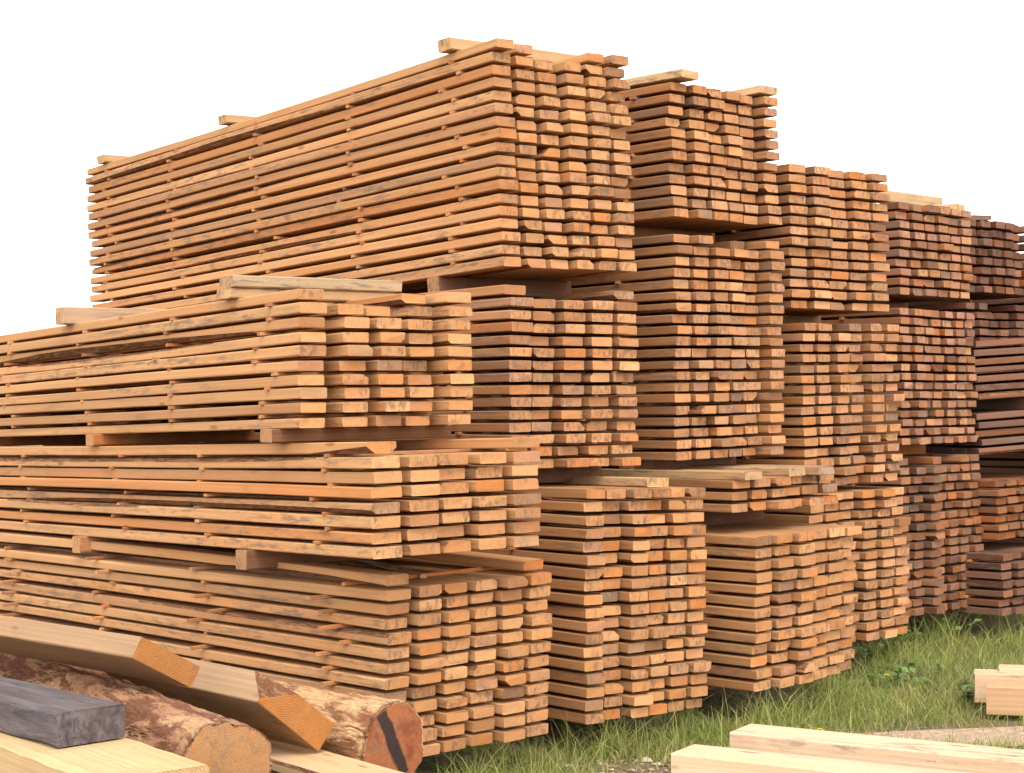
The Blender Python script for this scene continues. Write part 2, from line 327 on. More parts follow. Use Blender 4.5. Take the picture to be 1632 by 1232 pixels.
DIM = {'dark': np.array((.64, .55, .56)), 'mauve': np.array((.56, .50, .52)), 'rust': np.array((.76, .73, .78)), 'pink': np.array((.90, .88, .93)), 'orange': np.array((.62, .54, .52))}
for n in BUN:
    o, ea, eb, up, rp, cw = frame(n)
    rows, cols, L, pal, sticks, prot = INFO[n]
    sw, ew, stain = PAL[pal]
    W = cols*.153*cw; pitch = W/cols; th = THK.get(n, .72)*rp
    colshift = RG.normal(0, .018, cols)
    for row in range(1, rows+1):
        rowshift = RG.normal(0, .007); rowz = RG.normal(0, .0008)
        rs = RG.normal(0, .004)
        extra = 0.0
        if n == 'S6' and row <= 7: extra = .075
        sagrow = RG.normal(0, .003)
        if n == 'B1' and row == 1: sagrow = .03
        if n == 'B2' and row == 1: sagrow = -.004
        for c in range(cols):
            if (row, c) in MISS.get(n, ()): continue
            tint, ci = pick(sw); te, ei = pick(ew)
            mn = np.array((.50, .288, .134)) if pal in ('near', 'low', 'top') else np.array((.43, .24, .116))
            if pal not in DIM: tint = tuple(.66*np.array(tint)+.34*mn); te = tuple(.86*np.array(te)+.14*mn)
            if n in ('M2', 'L2', 'T3', 'M3', 'L3', 'P3', 'T4', 'M4', 'L4', 'T5', 'M5'): tint = tuple(np.array((.80, .76, .72))*np.array(tint)); te = tuple(np.clip(np.array((1.06, 1.06, 1.08))*np.array(te), 0, .8))  # sides: own darker tone plus neighbour shade put into the tint; bleached ends lighter
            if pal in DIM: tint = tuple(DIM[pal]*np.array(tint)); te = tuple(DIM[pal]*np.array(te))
            if RG.random() < .5: te = tuple(np.array(te)*.6+np.array(tint)*.4)
            wdt = pitch*RG.uniform(*WID.get(n, (.78, .88)))
            db = colshift[c] + rowshift + RG.normal(0, .011) + PUSH.get((n, row, c), 0)
            da = (pitch-wdt)*(RG.uniform(.3, .7) if c else RG.uniform(0, .15)) + rs
            if c == 0: db *= .8
            wane = {}
            q = RG.random() + (.13 if c == 0 else 0)
            if q < .20: wane[int(RG.integers(0, 4))] = (RG.uniform(.010, .026), -.2, RG.uniform(.15, 1.2))
            elif q < .30: wane[int(RG.choice([0, 3]))] = (RG.uniform(.008, .02), RG.uniform(-.1, .5), RG.uniform(.6, 1.2))
            if n == 'B2' and row == 1 and c == 0: wane = {1: (.03, -.15, .15), 0: (.022, -.1, .08)}
            if n == 'B3' and row == 3 and c == 0: wane = {0: (.026, .05, .75)}
            if n == 'B2' and row == 5 and c == 0: wane = {0: (.024, -.2, .75)}
            if n == 'B1' and row == 1 and c == 0: wane = {0: (.02, -.02, .25)}
            hh = (rows-row)*rp + rowz + extra
            col_len = L + RG.normal(0, .03) - db
            big = n in ('B1', 'B2', 'B3', 'T1', 'M2', 'L2')
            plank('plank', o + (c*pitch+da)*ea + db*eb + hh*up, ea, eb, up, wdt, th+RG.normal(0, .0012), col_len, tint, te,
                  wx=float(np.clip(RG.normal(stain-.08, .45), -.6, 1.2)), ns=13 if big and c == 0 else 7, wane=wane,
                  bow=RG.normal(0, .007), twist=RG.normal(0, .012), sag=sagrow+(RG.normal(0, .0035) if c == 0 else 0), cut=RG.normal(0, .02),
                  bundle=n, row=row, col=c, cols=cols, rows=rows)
    # spacer sticks between the layers
    for gap in range(1, rows):
        if n == 'S6' and gap == 7: continue
        for si, b0 in enumerate(sticks):
            bb = b0 + RG.normal(0, .05); p = prot*RG.uniform(-.1, 1.9)
            if n == 'B1' and si == 0 and gap in (2, 4): p = .085
            hgt = rp - th
            hh = (rows-gap-1)*rp + th + (.075 if n == 'S6' and gap < 7 else 0)
            tint, ci = pick((3, 5, 3, 3, .5, 1, .2))
            sw_ = RG.uniform(.018, .030)
            plank('spacer_stick', o - p*ea + (bb+RG.normal(0, .004))*eb + (hh+.0004)*up, eb, ea, up, sw_, hgt-.0008, W+p+RG.uniform(-.03, .02), tint, tint,
                  ns=2, ch=.0015, jit=.0002, bundle=n, gap=gap, stick=si, nst=len(sticks))

# ------------------------------------------------------------------ bearers: squared timbers across, under or on top of the bundles
def bearer(n, b, h0, hgt, w, label, p0=.01, p1=.0, tint=None, **k):
    o, ea, eb, up, rp, cw = frame(n); W = INFO[n][1]*.153*cw
    t, ci = pick((0, .6, 1.5, 4, .8, .3, 5)) if tint is None else (tint, 0)  # default mix is dark: shade between the bundles is put into the tint
    return plank('bearer', o - p0*ea + b*eb + h0*up, eb, ea, up, w, hgt, W+p0+p1, t, toward(t, HONEY), wx=.3, ns=6, ch=.004, label=label, cat='bearer', group='bearers between the bundles', **k)
def topz(lo, up_n):
    """room between the upper bundle's underside and the lower bundle's top"""
    a, b = BUN[lo], BUN[up_n]
    return b[2] - (a[2] + a[4]*INFO[lo][0] - .3*a[4])
GAPN = {'B2': 'under the middle bundle of the front pile', 'B3': 'under the top bundle of the front pile', 'T1': 'under the tallest bundle', 'M2': 'under the middle bundle of the second pile',
        'M3': 'under the tall middle bundle, third pile', 'T3': 'under the top bundle of the third pile', 'M4': 'under the middle bundle, fourth pile', 'T4': 'under the top bundle, fourth pile',
        'M5': 'under the middle bundle, fifth pile', 'T5': 'under the top bundle, fifth pile', 'P3': 'under the thin bundle, third pile', 'T6': 'under the dark top bundle, sixth pile', 'U6': 'under the orange bundle, sixth pile'}
for up_n, lo, bs in (('B2', 'B1', (.88, 2.5, 3.9)), ('B3', 'B2', (.17, 1.93, 3.6)), ('T1', 'M2', (.50, 2.1, 3.9)), ('M2', 'L2', (.25, 2.0, 3.6)), ('M3', 'P3', (.30, 1.8, 3.2)),
                     ('P3', 'L3', (.5, 1.8, 3.2)), ('T3', 'M3', (.45, 1.8, 3.2)), ('M4', 'L4', (.4, 1.8, 3.0)), ('T4', 'M4', (.5, 1.8, 3.0)), ('M5', 'L5', (.4, 1.8, 3.0)), ('T5', 'M5', (.5, 1.8, 3.0)), ('T6', 'M6', (.5, 1.8, 3.0)), ('U6', 'L6', (.4, 1.8, 2.8))):
    g = topz(lo, up_n)
    for i, b in enumerate(bs):
        gg = max(.03, g - .003)
        if up_n in ('B2', 'T1'): gg = max(gg, .06)
        bearer(up_n, b, -gg-.001, gg, .095, 'dark squared bearer %s, %s from the board ends' % (GAPN[up_n], ORD[i]), p0=.03 if up_n in ('B2', 'B3') else -.02 if up_n != 'T1' else -.0)
for n in ('B1', 'L2', 'L3', 'L4', 'L5', 'L6'):
    z0 = BUN[n][2]
    for i, b in enumerate((.85, 2.0, 3.0)):
        bearer(n, b, -z0+.0, z0-.002, .12, 'heavy ground bearer under the %s, %s from the board ends' % (PHRASE[n].replace("'s", ''), ORD[i]), p0=-.06, p1=-.06, tint=(.16, .095, .055))
for i, b in enumerate((.4, 1.5, 2.6)):
    bearer('S6', b, 5*BUN['S6'][4]+.002-.3*BUN['S6'][4], .09, .10, 'dark bearer within the sideways bundle, sixth pile, %s along' % ORD[i], p0=-.02, p1=-.02)
# on top of the bundles
def ontop(n): return INFO[n][0]*BUN[n][4] - .3*BUN[n][4] + .001
bearer('T1', .27, ontop('T1'), .058, .10, 'pale bearer lying across the near end of the tallest bundle', p0=.035, p1=-.05, tint=(0.448, 0.285, 0.148))
bearer('T1', 2.42, ontop('T1'), .05, .10, 'short pale bearer lying on the middle of the tallest bundle', p0=.02, p1=-.3, tint=(0.460, 0.279, 0.142))
bearer('T1', 4.0, ontop('T1'), .05, .11, 'pale bearer on the far end of the tallest bundle', p0=.02, p1=-.2, tint=(0.422, 0.267, 0.142))
bearer('B3', 2.25, ontop('B3'), .085, .10, 'grey brown bearer standing proud on the top of the front pile', p0=.05, p1=-.1, tint=(.42, .29, .19))
bearer('B3', .52, ontop('B3'), .045, .115, 'lower of two flat boards lying across the top of the front pile', p0=.035, p1=-.05, tint=(0.473, 0.315, 0.166))
bearer('B3', .50, ontop('B3')+.046, .05, .115, 'upper of two flat boards lying across the top of the front pile', p0=.03, p1=-.03, tint=(.38, .275, .165))
bearer('T5', .26, ontop('T5')+.047, .075, .10, 'pale bearer lying across the top of the fifth pile', p0=-.05, p1=.06, tint=(0.492, 0.328, 0.180))
# loose boards
def loose(n, a, b, h, w, t, L, dyaw, label, tint, te=None, wane=None, **k):
    o, ea, eb, up, rp, cw = frame(n)
    c, s = math.cos(dyaw), math.sin(dyaw)
    ea2, eb2 = c*ea+s*eb, -s*ea+c*eb
    plank('plank', o+a*ea+b*eb+h*up, ea2, eb2, up, w, t, L, tint, te or tint, wx=.3, ns=9, wane=wane, label=label, **k)
loose('T3', .02, -.06, ontop('T3')+.018, .14, .042, 3.5, .05, 'loose board slid forward on top of the third pile, at its corner', (0.541, 0.353, 0.180))
loose('T3', .69, -.02, ontop('T3')+.016, .14, .042, 3.4, -.06, 'loose tan board on top of the third pile, away from the corner', (.56, .37, .21))
loose('T5', -.03, .22, ontop('T5')+.003, .13, .042, 3.0, 0, 'loose board on the fifth pile, under the near end of its pale bearer', (.5, .33, .19))
loose('T5', .72, .02, ontop('T5')+.003, .14, .042, 3.0, .10, 'narrow loose board lying on the far edge of the fifth pile', (.58, .38, .21))
loose('L2', .50, .10, ontop('L2')+.002, .14, .042, 3.4, -.02, 'loose board on the second pile, end just above the bottom bundle', (0.492, 0.320, 0.164), (0.558, 0.361, 0.164))
loose('P3', .02, -.05, ontop('P3')+.001, .145, .042, 3.4, .04, 'pale loose board at the corner of the thin bundle', (.47, .285, .14), (.49, .31, .16))
loose('P3', .42, -.02, ontop('P3')+.001, .145, .042, 3.2, .02, 'pale loose board in the middle of the thin bundle', (.42, .26, .13), (.45, .29, .15))
loose('P3', .60, -.07, ontop('P3')+.001, .145, .042, 3.2, .03, 'greyish loose board on the thin bundle under the fourth pile', (.40, .245, .135), (.36, .25, .17))
loose('B1', .36, .25, ontop('B1')-BUN['B1'][4]+.002, .03, .018, 1.2, -.35, 'thin pale lath lying loose on the front pile bottom bundle', (0.558, 0.385, 0.205))
loose('T6', .1, .02, ontop('T6')+.002, .16, .03, 2.2, -.4, 'dark split slab lying slanted on top of the sixth pile', (.30, .2, .13), (.2, .12, .08), {3: (.02, -.1, 1.1)})

# ------------------------------------------------------------------ foreground timbers
def beam(o, yaw, w, t, L, roll, tint, te, label, kind='squared_timber', cat='beam', ns=24, endmat=3, sl=0.0, **k):
    ea = np.array([math.cos(yaw), math.sin(yaw), 0]); eb = np.array([-math.sin(yaw), math.cos(yaw), sl])
    z = np.array([0, 0, 1.0]); u = ea*math.cos(roll)+z*math.sin(roll); nn = -ea*math.sin(roll)+z*math.cos(roll)
    return plank(kind, o, u, eb, nn, w, t, L, tint, te, ns=ns, endmat=endmat, label=label, cat=cat, **k)
beam(at(211, 1049, 5.6), R(45), .257, .075, 2.6, R(-29), (.345, .215, .12), (.36, .16, .05), 'tan squared beam lying tilted on the bark log, orange end grain', wx=-.1, pith=(.30, -.10))
F2 = beam(at(409, 1119, 5.72), R(41.5), .315, .108, 2.6, R(-39), (.37, .235, .135), (.38, .165, .05), 'tilted beam with a hewn corner, between the two logs', wx=-.1, wane={3: (.088, -.04, .04)}, pith=(.02, .16))
beam(at(90, 1193, 5.06), R(42.5), .225, .101, 2.2, 0, (.155, .125, .125), (.10, .078, .075), 'dark grey weathered beam resting on a wide pale slab', ch=.005, wx=.9, pith=(.35, -.12), sidemat=4)
ITEMS[-1].MI = [4]*len(ITEMS[-1].MI)
pF4 = atz(333, 1219, .605); eaF = np.array([math.cos(R(37.5)), math.sin(R(37.5)), 0])
beam(pF4 - .335*eaF - np.array([0, 0, .13]), R(37.5), .335, .13, 2.4, 0, (.54, .375, .20), (.50, .33, .17), 'wide pale slab with torn front edge under the dark grey beam', kind='sawn_slab', cat='slab', wx=-.5, ch=.004, jit=.0025)
pF7 = atz(637, 1229, .415); eaF7 = np.array([math.cos(R(38)), math.sin(R(38)), 0]); ebF7 = np.array([-math.sin(R(38)), math.cos(R(38)), 0])
beam(pF7 - .22*eaF7 - .45*ebF7 - np.array([0, 0, .05]), R(38), .22, .05, 2.4, 0, (.54, .37, .21), (.50, .32, .17), 'pale board with bark edge lying between the two logs', kind='sawn_slab', cat='slab', wane={0: (.03, -.2, 1.2), 3: (.012, -.2, .9)})
# pale beams on the grass, bottom corner of the yard
def gbeam(px, py, z, w, t, L, label, tint=(.62, .44, .29), dirv=(.84, -.54), te=(.48, .33, .20), **k):
    p = atz(px, py, z); d = np.array([*dirv, 0.0]); d /= np.linalg.norm(d); wd = np.array([-d[1], d[0], 0.0])
    return plank('squared_timber', p - np.array([0, 0, t]), wd, d, np.array([0, 0, 1.0]), w, t, L, tint, te, ns=16, endmat=3, label=label, cat='beam', ch=.004, **k)
gbeam(1069, 1200, .496, .165, .13, 2.6, 'fresh pale beam lying closest to the lens on the grass', wx=-.1)
gbeam(1163, 1167, .496, .177, .13, 2.6, 'fresh pale beam lying behind another of its kind, by a yellow flower', wx=.15)
gbeam(1572, 1094, .165, .20, .14, 2.4, 'fresh beam with orange side in the grass by the sandy patch', tint=(.52, .32, .18), dirv=(.93, -.36), wx=-.4)
gbeam(1553, 1073, .185, .15, .15, 2.4, 'fresh pale beam in the grass, behind the orange sided one', tint=(.62, .44, .29), dirv=(.96, -.27), wx=-.4)
gbeam(1592, 1065, .20, .14, .16, 2.4, 'small pale beam end in the grass, rearmost of three', tint=(.62, .44, .29), dirv=(.96, -.27), wx=-.4)

# ------------------------------------------------------------------ which boards show largest: rays through the frame
def visibility(items):
    V = []; F = []; own = []; off = 0
    for i, it in enumerate(items):
        V.append(it.V); n = len(it.V)
        for f in it.F:
            F.append(tuple(v+off for v in f)); own.append(i)
        off += n
    V = np.concatenate(V)
    t = BVHTree.FromPolygons([tuple(v) for v in V.tolist()], F)
    cnt = np.zeros(len(items), int); org = Vector((0, 0, CAM_Z))
    for py in range(1, 1232, 3):
        for px in range(1, 1632, 3):
            d = Vector(ray(px, py)).normalized()
            h = t.ray_cast(org, d)
            if h[2] is not None: cnt[own[h[2]]] += 1
    return cnt

def build_mesh(name, its, origin):
    me = bpy.data.meshes.new(name)
    V = np.concatenate([i.V for i in its]) - origin
    F = []; MI = []; off = 0
    for i in its:
        F += [tuple(v+off for v in f) for f in i.F]; MI += i.MI; off += len(i.V)
    me.from_pydata(V.tolist(), [], F)
    used = sorted(set(MI)); mp = {u: k for k, u in enumerate(used)}
    for u in used: me.materials.append(MATS[u])
    me.polygons.foreach_set('material_index', [mp[m] for m in MI])
    a = me.attributes.new('pl', 'FLOAT_VECTOR', 'POINT'); a.data.foreach_set('vector', np.concatenate([i.PL for i in its]).astype('f').ravel())
    a = me.attributes.new('pe', 'FLOAT_VECTOR', 'POINT'); a.data.foreach_set('vector', np.concatenate([i.PE for i in its]).astype('f').ravel())
    for nm, key in (('tint', 'tint'), ('tinte', 'tinte')):
        a = me.attributes.new(nm, 'FLOAT_COLOR', 'POINT')
        a.data.foreach_set('color', np.concatenate([np.tile(np.array([*getattr(i, key), 1.0], 'f'), (len(i.V), 1)) for i in its]).ravel())
    a = me.attributes.new('wx', 'FLOAT', 'POINT'); a.data.foreach_set('value', np.concatenate([np.full(len(i.V), i.wx, 'f') for i in its]))
    me.update(); return me
def tag(o, label, cat, group=None, kind=None):
    o['label'] = label; o['category'] = cat
    if group: o['group'] = group
    if kind: o['kind'] = kind
    return o
def emit(it, name):
    c = it.V.mean(0); c[2] = it.V[:, 2].min()
    me = build_mesh(name, [it], c); ob = bpy.data.objects.new(name, me); ob.location = c; COL.objects.link(ob); return ob

cnt = visibility(ITEMS)
order = sorted(range(len(ITEMS)), key=lambda i: -cnt[i])
solo = {'plank': 300, 'spacer_stick': 300}
rest = {'plank': [], 'spacer_stick': []}
for i in order:
    it = ITEMS[i]; k = it.kind; m = it.meta
    if k in solo:
        if solo[k] > 0 and cnt[i] > 0:
            solo[k] -= 1
            ob = emit(it, k)
            if k == 'plank':
                if 'label' in m: lab = m['label']
                elif m['col'] == 0: lab = 'corner board, %s layer from the top, %s' % (ORD[m['row']-1] if m['row'] < m['rows'] else 'lowest', PHRASE[m['bundle']])
                else:
                    pos = 'far edge board' if m['col'] == m['cols']-1 else '%s board from the corner' % ORD[m['col']]
                    lab = '%s, %s layer from the top, %s' % (pos, ORD[m['row']-1] if m['row'] < m['rows'] else 'lowest', PHRASE[m['bundle']])
                tag(ob, lab, 'plank', 'boards stacked in the drying piles')
            else:
                lab = 'spacer stick under the %s layer, %s from the board ends, %s' % (ORD[m['gap']-1], ORD[m['stick']], PHRASE[m['bundle']])
                tag(ob, lab, 'spacer stick', 'spacer sticks between the board layers')
        else: rest[k].append(it)
    else:
        if k == 'bearer' and cnt[i] == 0 and 'ground' not in m['label']: 
            pass
        ob = emit(it, k); tag(ob, m['label'], m['cat'], m.get('group'))
for k, lab, cat in (('plank', 'smaller and farther boards filling the six drying piles and the added ones behind', 'planks'), ('spacer_stick', 'hidden spacer sticks deep between the board layers', 'spacer sticks')):
    if rest[k]:
        me = build_mesh(k, rest[k], np.zeros(3)); ob = bpy.data.objects.new('stacked_planks' if k == 'plank' else 'spacer_sticks', me); COL.objects.link(ob); tag(ob, lab, cat, kind='stuff')

# ------------------------------------------------------------------ logs
def log(name, c, yaw, r0, r1, L, label, bark, endtint, seed, slope=0.0, stripe=False, notch=None, curve=0.0):
    rg = np.random.default_rng(seed)
    eb = np.array([-math.sin(yaw), math.cos(yaw), slope]); ea = np.array([math.cos(yaw), math.sin(yaw), 0]); z = np.array([0, 0, 1.0])
    ns, nk = 150, 110
    th = np.linspace(0, 2*np.pi, nk, endpoint=False)
    ph = rg.uniform(0, 6.28, 8)
    V = []; PL = []; PE = []
    base = 1+.05*np.sin(2*th+ph[0])+.035*np.sin(3*th+ph[1])+.02*np.sin(5*th+ph[2])
    for i in range(ns):
        s = i/(ns-1); rr = r0+(r1-r0)*min(1, s*1.2)
        lump = 1+.012*np.sin(7*th+ph[3]+9*s)+.018*np.sin(3*th+ph[4]+11*s)
        rad = rr*base*lump
        fl = np.array([mnoise.fractal(Vector((seed*7.1+s*L*5.0, 2.6*math.cos(t)*rr/.15, 2.6*math.sin(t)*rr/.15)), 1.0, 2.1, 5) for t in th])
        pl_ = np.array([mnoise.noise(Vector((seed*3.3+s*L*7.0, 5*math.cos(t)*rr/.15, 5*math.sin(t)*rr/.15))) for t in th])
        rad = rad*(1 if i else .985) + .007*fl + .006*np.clip((pl_-.02)*9, 0, 1)
        if notch: rad = rad*(1-notch[2]*np.exp(-((((th-notch[0]+np.pi) % (2*np.pi))-np.pi)/notch[1])**2))
        b = s*L + (0 if i else 0.0)
        p = c + b*eb + (curve*math.sin(math.pi*s))*ea
        X = rad*np.cos(th); Z = rad*np.sin(th)
        V.append(p + X[:, None]*ea + Z[:, None]*z)
        PL.append(np.stack([np.full(nk, b), X, Z], -1)); PE.append(np.stack([X, Z, np.full(nk, b)], -1))
    V = np.concatenate(V); PL = np.concatenate(PL)+rg.uniform(0, 50, 3); PE = np.concatenate(PE)
    F = [(i*nk+k, i*nk+nk+k, i*nk+nk+(k+1) % nk, i*nk+(k+1) % nk) for i in range(ns-1) for k in range(nk)]
    F = [f[::-1] for f in F]
    def mesh(nm, V, F, PL, PE, mat, smooth):
        me = bpy.data.meshes.new(nm); me.from_pydata((V-c).tolist(), [], F); me.materials.append(mat)
        a = me.attributes.new('pl', 'FLOAT_VECTOR', 'POINT'); a.data.foreach_set('vector', PL.astype('f').ravel())
        a = me.attributes.new('pe', 'FLOAT_VECTOR', 'POINT'); a.data.foreach_set('vector', PE.astype('f').ravel())
        a = me.attributes.new('tinte', 'FLOAT_COLOR', 'POINT'); a.data.foreach_set('color', np.tile(np.array([*endtint, 1], 'f'), (len(V), 1)).ravel())
        a = me.attributes.new('wx', 'FLOAT', 'POINT'); a.data.foreach_set('value', np.full(len(V), .25, 'f'))
        me.polygons.foreach_set('use_smooth', [smooth]*len(F)); me.update()
        return bpy.data.objects.new(nm, me)
    E1 = V[:nk].mean(0)+(V[:nk]-V[:nk].mean(0))*.95-eb*.001; n0 = len(V)
    V = np.concatenate([V, E1]); PL = np.concatenate([PL, PL[:nk]]); PE = np.concatenate([PE, PE[:nk]])
    F += [(k, (k+1) % nk, n0+(k+1) % nk, n0+k) for k in range(nk)]
    ob = mesh(name, V, F+[tuple((ns-1)*nk+k for k in range(nk))], PL, PE, bark, True); ob.location = c; COL.objects.link(ob)
    # cut face as its own part: slightly domed disc of rings
    rings = 7; CV = []; CPL = []; CPE = []
    E0 = V[:nk]
    cen = E0.mean(0)
    for q in range(1, rings+1):
        f = q/rings*(.955 if q == rings else .97)+.008*(q == rings)*0
        jit = rg.normal(0, .0003, (nk, 1))
        P = cen + (E0-cen)*f - eb*(.006*(1-f*f)+.002) + jit*eb
        CV.append(P)
        X = (P-c)@ea; Z = (P-c)[:, 2]; CPL.append(np.stack([np.zeros(nk), X, Z], -1)); CPE.append(np.stack([X+.01, Z-.012, np.zeros(nk)], -1))
    CV.append(cen[None]-eb*.008); CPL.append(np.zeros((1, 3))); CPE.append(np.zeros((1, 3)))
    CF = [((q)*nk+k, (q)*nk+(k+1) % nk, (q+1)*nk+(k+1) % nk, (q+1)*nk+k) for q in range(rings-1) for k in range(nk)]
    m = rings*nk; CF += [(m, (k+1) % nk, k) for k in range(nk)]
    CV = np.concatenate(CV)
    e = mesh('cut_face', CV, CF, np.concatenate(CPL)+rg.uniform(0, 9, 3), np.concatenate(CPE), M_LOGEND, True); COL.objects.link(e); e.parent = ob
    if stripe: e.data.materials[0] = M_LOGPAINT
    tag(ob, label, 'log', 'bark covered logs in the heap'); return ob
M_LOGEND = mat_end('log_end_grain', .35, .55)
def mat_painted_end():
    m = mat_end('painted_log_end', .22, .8); nt = m.node_tree; g = N(nt); b = [n for n in nt.nodes if n.type == 'BSDF_PRINCIPLED'][0]
    base = b.inputs['Base Color'].links[0].from_socket; pe = g.attr('pe'); pl = g.attr('pl'); q = g.sep(pe)
    # a band of black paint daubed across the face, and a dark resin rim
    d = g.math('ABSOLUTE', g.math('ADD', g.math('ADD', g.math('MULTIPLY', q[0], .914), g.math('MULTIPLY', q[1], .405)), g.math('MULTIPLY', g.math('SUBTRACT', g.noise(g.vmul(pl, (1, 14, 14)), 1, 4, .6), .5), .030)))
    along = g.math('ABSOLUTE', g.math('SUBTRACT', g.math('MULTIPLY', q[1], .914), g.math('MULTIPLY', q[0], .405)))
    mask = g.math('MULTIPLY', g.mr(d, .021, .030, 1, 0), g.mr(along, .118, .135, 1, 0))
    c = g.mix(g.math('MULTIPLY', mask, .93), base, (.022, .018, .020))
    blot = g.noise(g.vmul(pl, (1, 9, 9)), 1, 4, .6)
    c = g.mix(g.mr(blot, .52, .64, 0, .65), c, g.mix(1.0, c, (.45, .36, .36), 'MULTIPLY'))
    g.lk(c, b.inputs['Base Color']); b.inputs['Roughness'].default_value = .55; return m
M_LOGPAINT = mat_painted_end()
log('log', at(357, 1228, 5.2), R(34), .148, .165, 3.0, 'reddish bark log under the tilted beam, rounded sawn end', M_BARK, (.37, .195, .085), 3)
log('log', at(628, 1190, 6.0), R(47), .150, .165, 2.6, 'peeled log with black paint band across its cut end', M_BARKP, (.33, .115, .045), 9, stripe=True)
log('log', np.array([-.95, 4.55, .17]), R(128), .17, .17, 1.6, 'rough bark log lying crosswise beneath the pale slab', M_BARK, (.5, .3, .14), 5)
G1P = atz(1069, 1200, .496)
log('log', np.array([G1P[0]+.9*.84+.02*.54, G1P[1]-.9*.54+.02*.84, .18]), R(-32.7), .175, .18, .52, 'short bark log carrying the two fresh pale beams', M_BARK, (.5, .3, .14), 6)

# ------------------------------------------------------------------ ground, grass and small plants
def ground_mat():
    m, nt, b = new_mat('yard_soil'); g = N(nt)
    tc = g.node('ShaderNodeTexCoord'); p = tc.outputs['Object']
    n1 = g.noise(p, 1.1, 5, .6); n2 = g.noise(p, 28, 5, .7); n3 = g.noise(p, 130, 3, .6)
    c = g.mix(g.mr(n1, .42, .6), (.085, .075, .032), (.20, .135, .085))
    c = g.mix(g.mr(n2, .45, .65), c, (.30, .215, .14))
    c = g.mix(g.mr(n3, .62, .70), c, (.05, .035, .022))
    g.lk(c, b.inputs['Base Color']); b.inputs['Roughness'].default_value = .95
    g.bump(g.math('ADD', n2, n3), .8, .02, b); return m
def grid_mesh(name, x0, x1, y0, y1, nx, ny, zf, mat):
    xs = np.linspace(x0, x1, nx); ys = np.linspace(y0, y1, ny)
    V = [(x, y, zf(x, y)) for y in ys for x in xs]
    F = [(j*nx+i, j*nx+i+1, (j+1)*nx+i+1, (j+1)*nx+i) for j in range(ny-1) for i in range(nx-1)]
    me = bpy.data.meshes.new(name); me.from_pydata(V, [], F); me.materials.append(mat); me.update()
    ob = bpy.data.objects.new(name, me); COL.objects.link(ob); return ob
gr = grid_mesh('ground', -900, 900, -900, 900, 2, 2, lambda x, y: 0, ground_mat()); gr['kind'] = 'structure'
# sandy worn patch by the small beams
pc = atz(1535, 1178, 0)
def sand_mat():
    m, nt, b = new_mat('sandy_soil'); g = N(nt)
    tc = g.node('ShaderNodeTexCoord'); p = tc.outputs['Object']
    n2 = g.noise(p, 18, 6, .7); n3 = g.noise(p, 120, 3, .6)
    c = g.mix(g.mr(n2, .35, .65), (.30, .20, .14), (.52, .38, .27)); c = g.mix(g.mr(n3, .60, .70), c, (.16, .10, .07))
    g.lk(c, b.inputs['Base Color']); b.inputs['Roughness'].default_value = .95; g.bump(n2, .8, .02, b); return m
na = 40
ring = [(pc[0]+(.62+.10*math.sin(3*a)+.06*math.sin(7*a+1))*math.cos(a)+.25*math.sin(a), pc[1]+(.30+.06*math.sin(2*a+1))*math.sin(a), .005) for a in np.linspace(0, 2*math.pi, na, endpoint=False)]
me = bpy.data.meshes.new('dirt_path'); me.from_pydata([(pc[0], pc[1], .007)]+ring, [], [(0, 1+i, 1+(i+1) % na) for i in range(na)]); me.materials.append(sand_mat())
sp = bpy.data.objects.new('dirt_path', me); COL.objects.link(sp); sp['kind'] = 'structure'

def leaf_mat(name, trans=.25):
    m, nt, b = new_mat(name); g = N(nt)
    col = g.attr('tint', 'Color'); g.lk(col, b.inputs['Base Color']); b.inputs['Roughness'].default_value = .55; b.inputs['Specular IOR Level'].default_value = .3
    out = [n for n in nt.nodes if n.type == 'OUTPUT_MATERIAL'][0]
    t = g.node('ShaderNodeBsdfTranslucent'); g.lk(col, t.inputs[0]); mx = g.node('ShaderNodeMixShader'); mx.inputs[0].default_value = trans
    g.lk(b.outputs[0], mx.inputs[1]); g.lk(t.outputs[0], mx.inputs[2]); g.lk(mx.outputs[0], out.inputs[0]); return m
M_GRASS = leaf_mat('grass_blade'); M_LEAF = leaf_mat('weed_leaf')

def vnoise(x, y, sc, seed):
    rg = np.random.default_rng(seed); T = rg.random((64, 64))
    u, v = x*sc, y*sc; i, j = np.floor(u).astype(int), np.floor(v).astype(int); f, h = u-i, v-j
    f = f*f*(3-2*f); h = h*h*(3-2*h)
    g = lambda a, b: T[a % 64, b % 64]
    return g(i, j)*(1-f)*(1-h)+g(i+1, j)*f*(1-h)+g(i, j+1)*(1-f)*h+g(i+1, j+1)*f*h
FOOT = []
for n in ('B1', 'L2', 'L3', 'L4', 'L5', 'L6'):
    o, ea, eb, up, rp, cw = frame(n); FOOT.append((o, ea, eb, INFO[n][1]*.153*cw, INFO[n][2]))
def in_foot(x, y, mg):
    r = np.zeros(len(x), bool)
    for o, ea, eb, W, L in FOOT:
        a = (x-o[0])*ea[0]+(y-o[1])*ea[1]; b = (x-o[0])*eb[0]+(y-o[1])*eb[1]
        r |= (a > -mg) & (a < W+mg) & (b > mg) & (b < L)
    return r
def edge_dist(x, y):
    """distance in front of the nearest pile's end face"""
    d = np.full(len(x), 9.0)
    for o, ea, eb, W, L in FOOT:
        a = (x-o[0])*ea[0]+(y-o[1])*ea[1]; b = (x-o[0])*eb[0]+(y-o[1])*eb[1]
        da = np.maximum(np.maximum(-a, a-W), 0); d = np.minimum(d, np.hypot(da, np.maximum(-b, 0)))
    return d
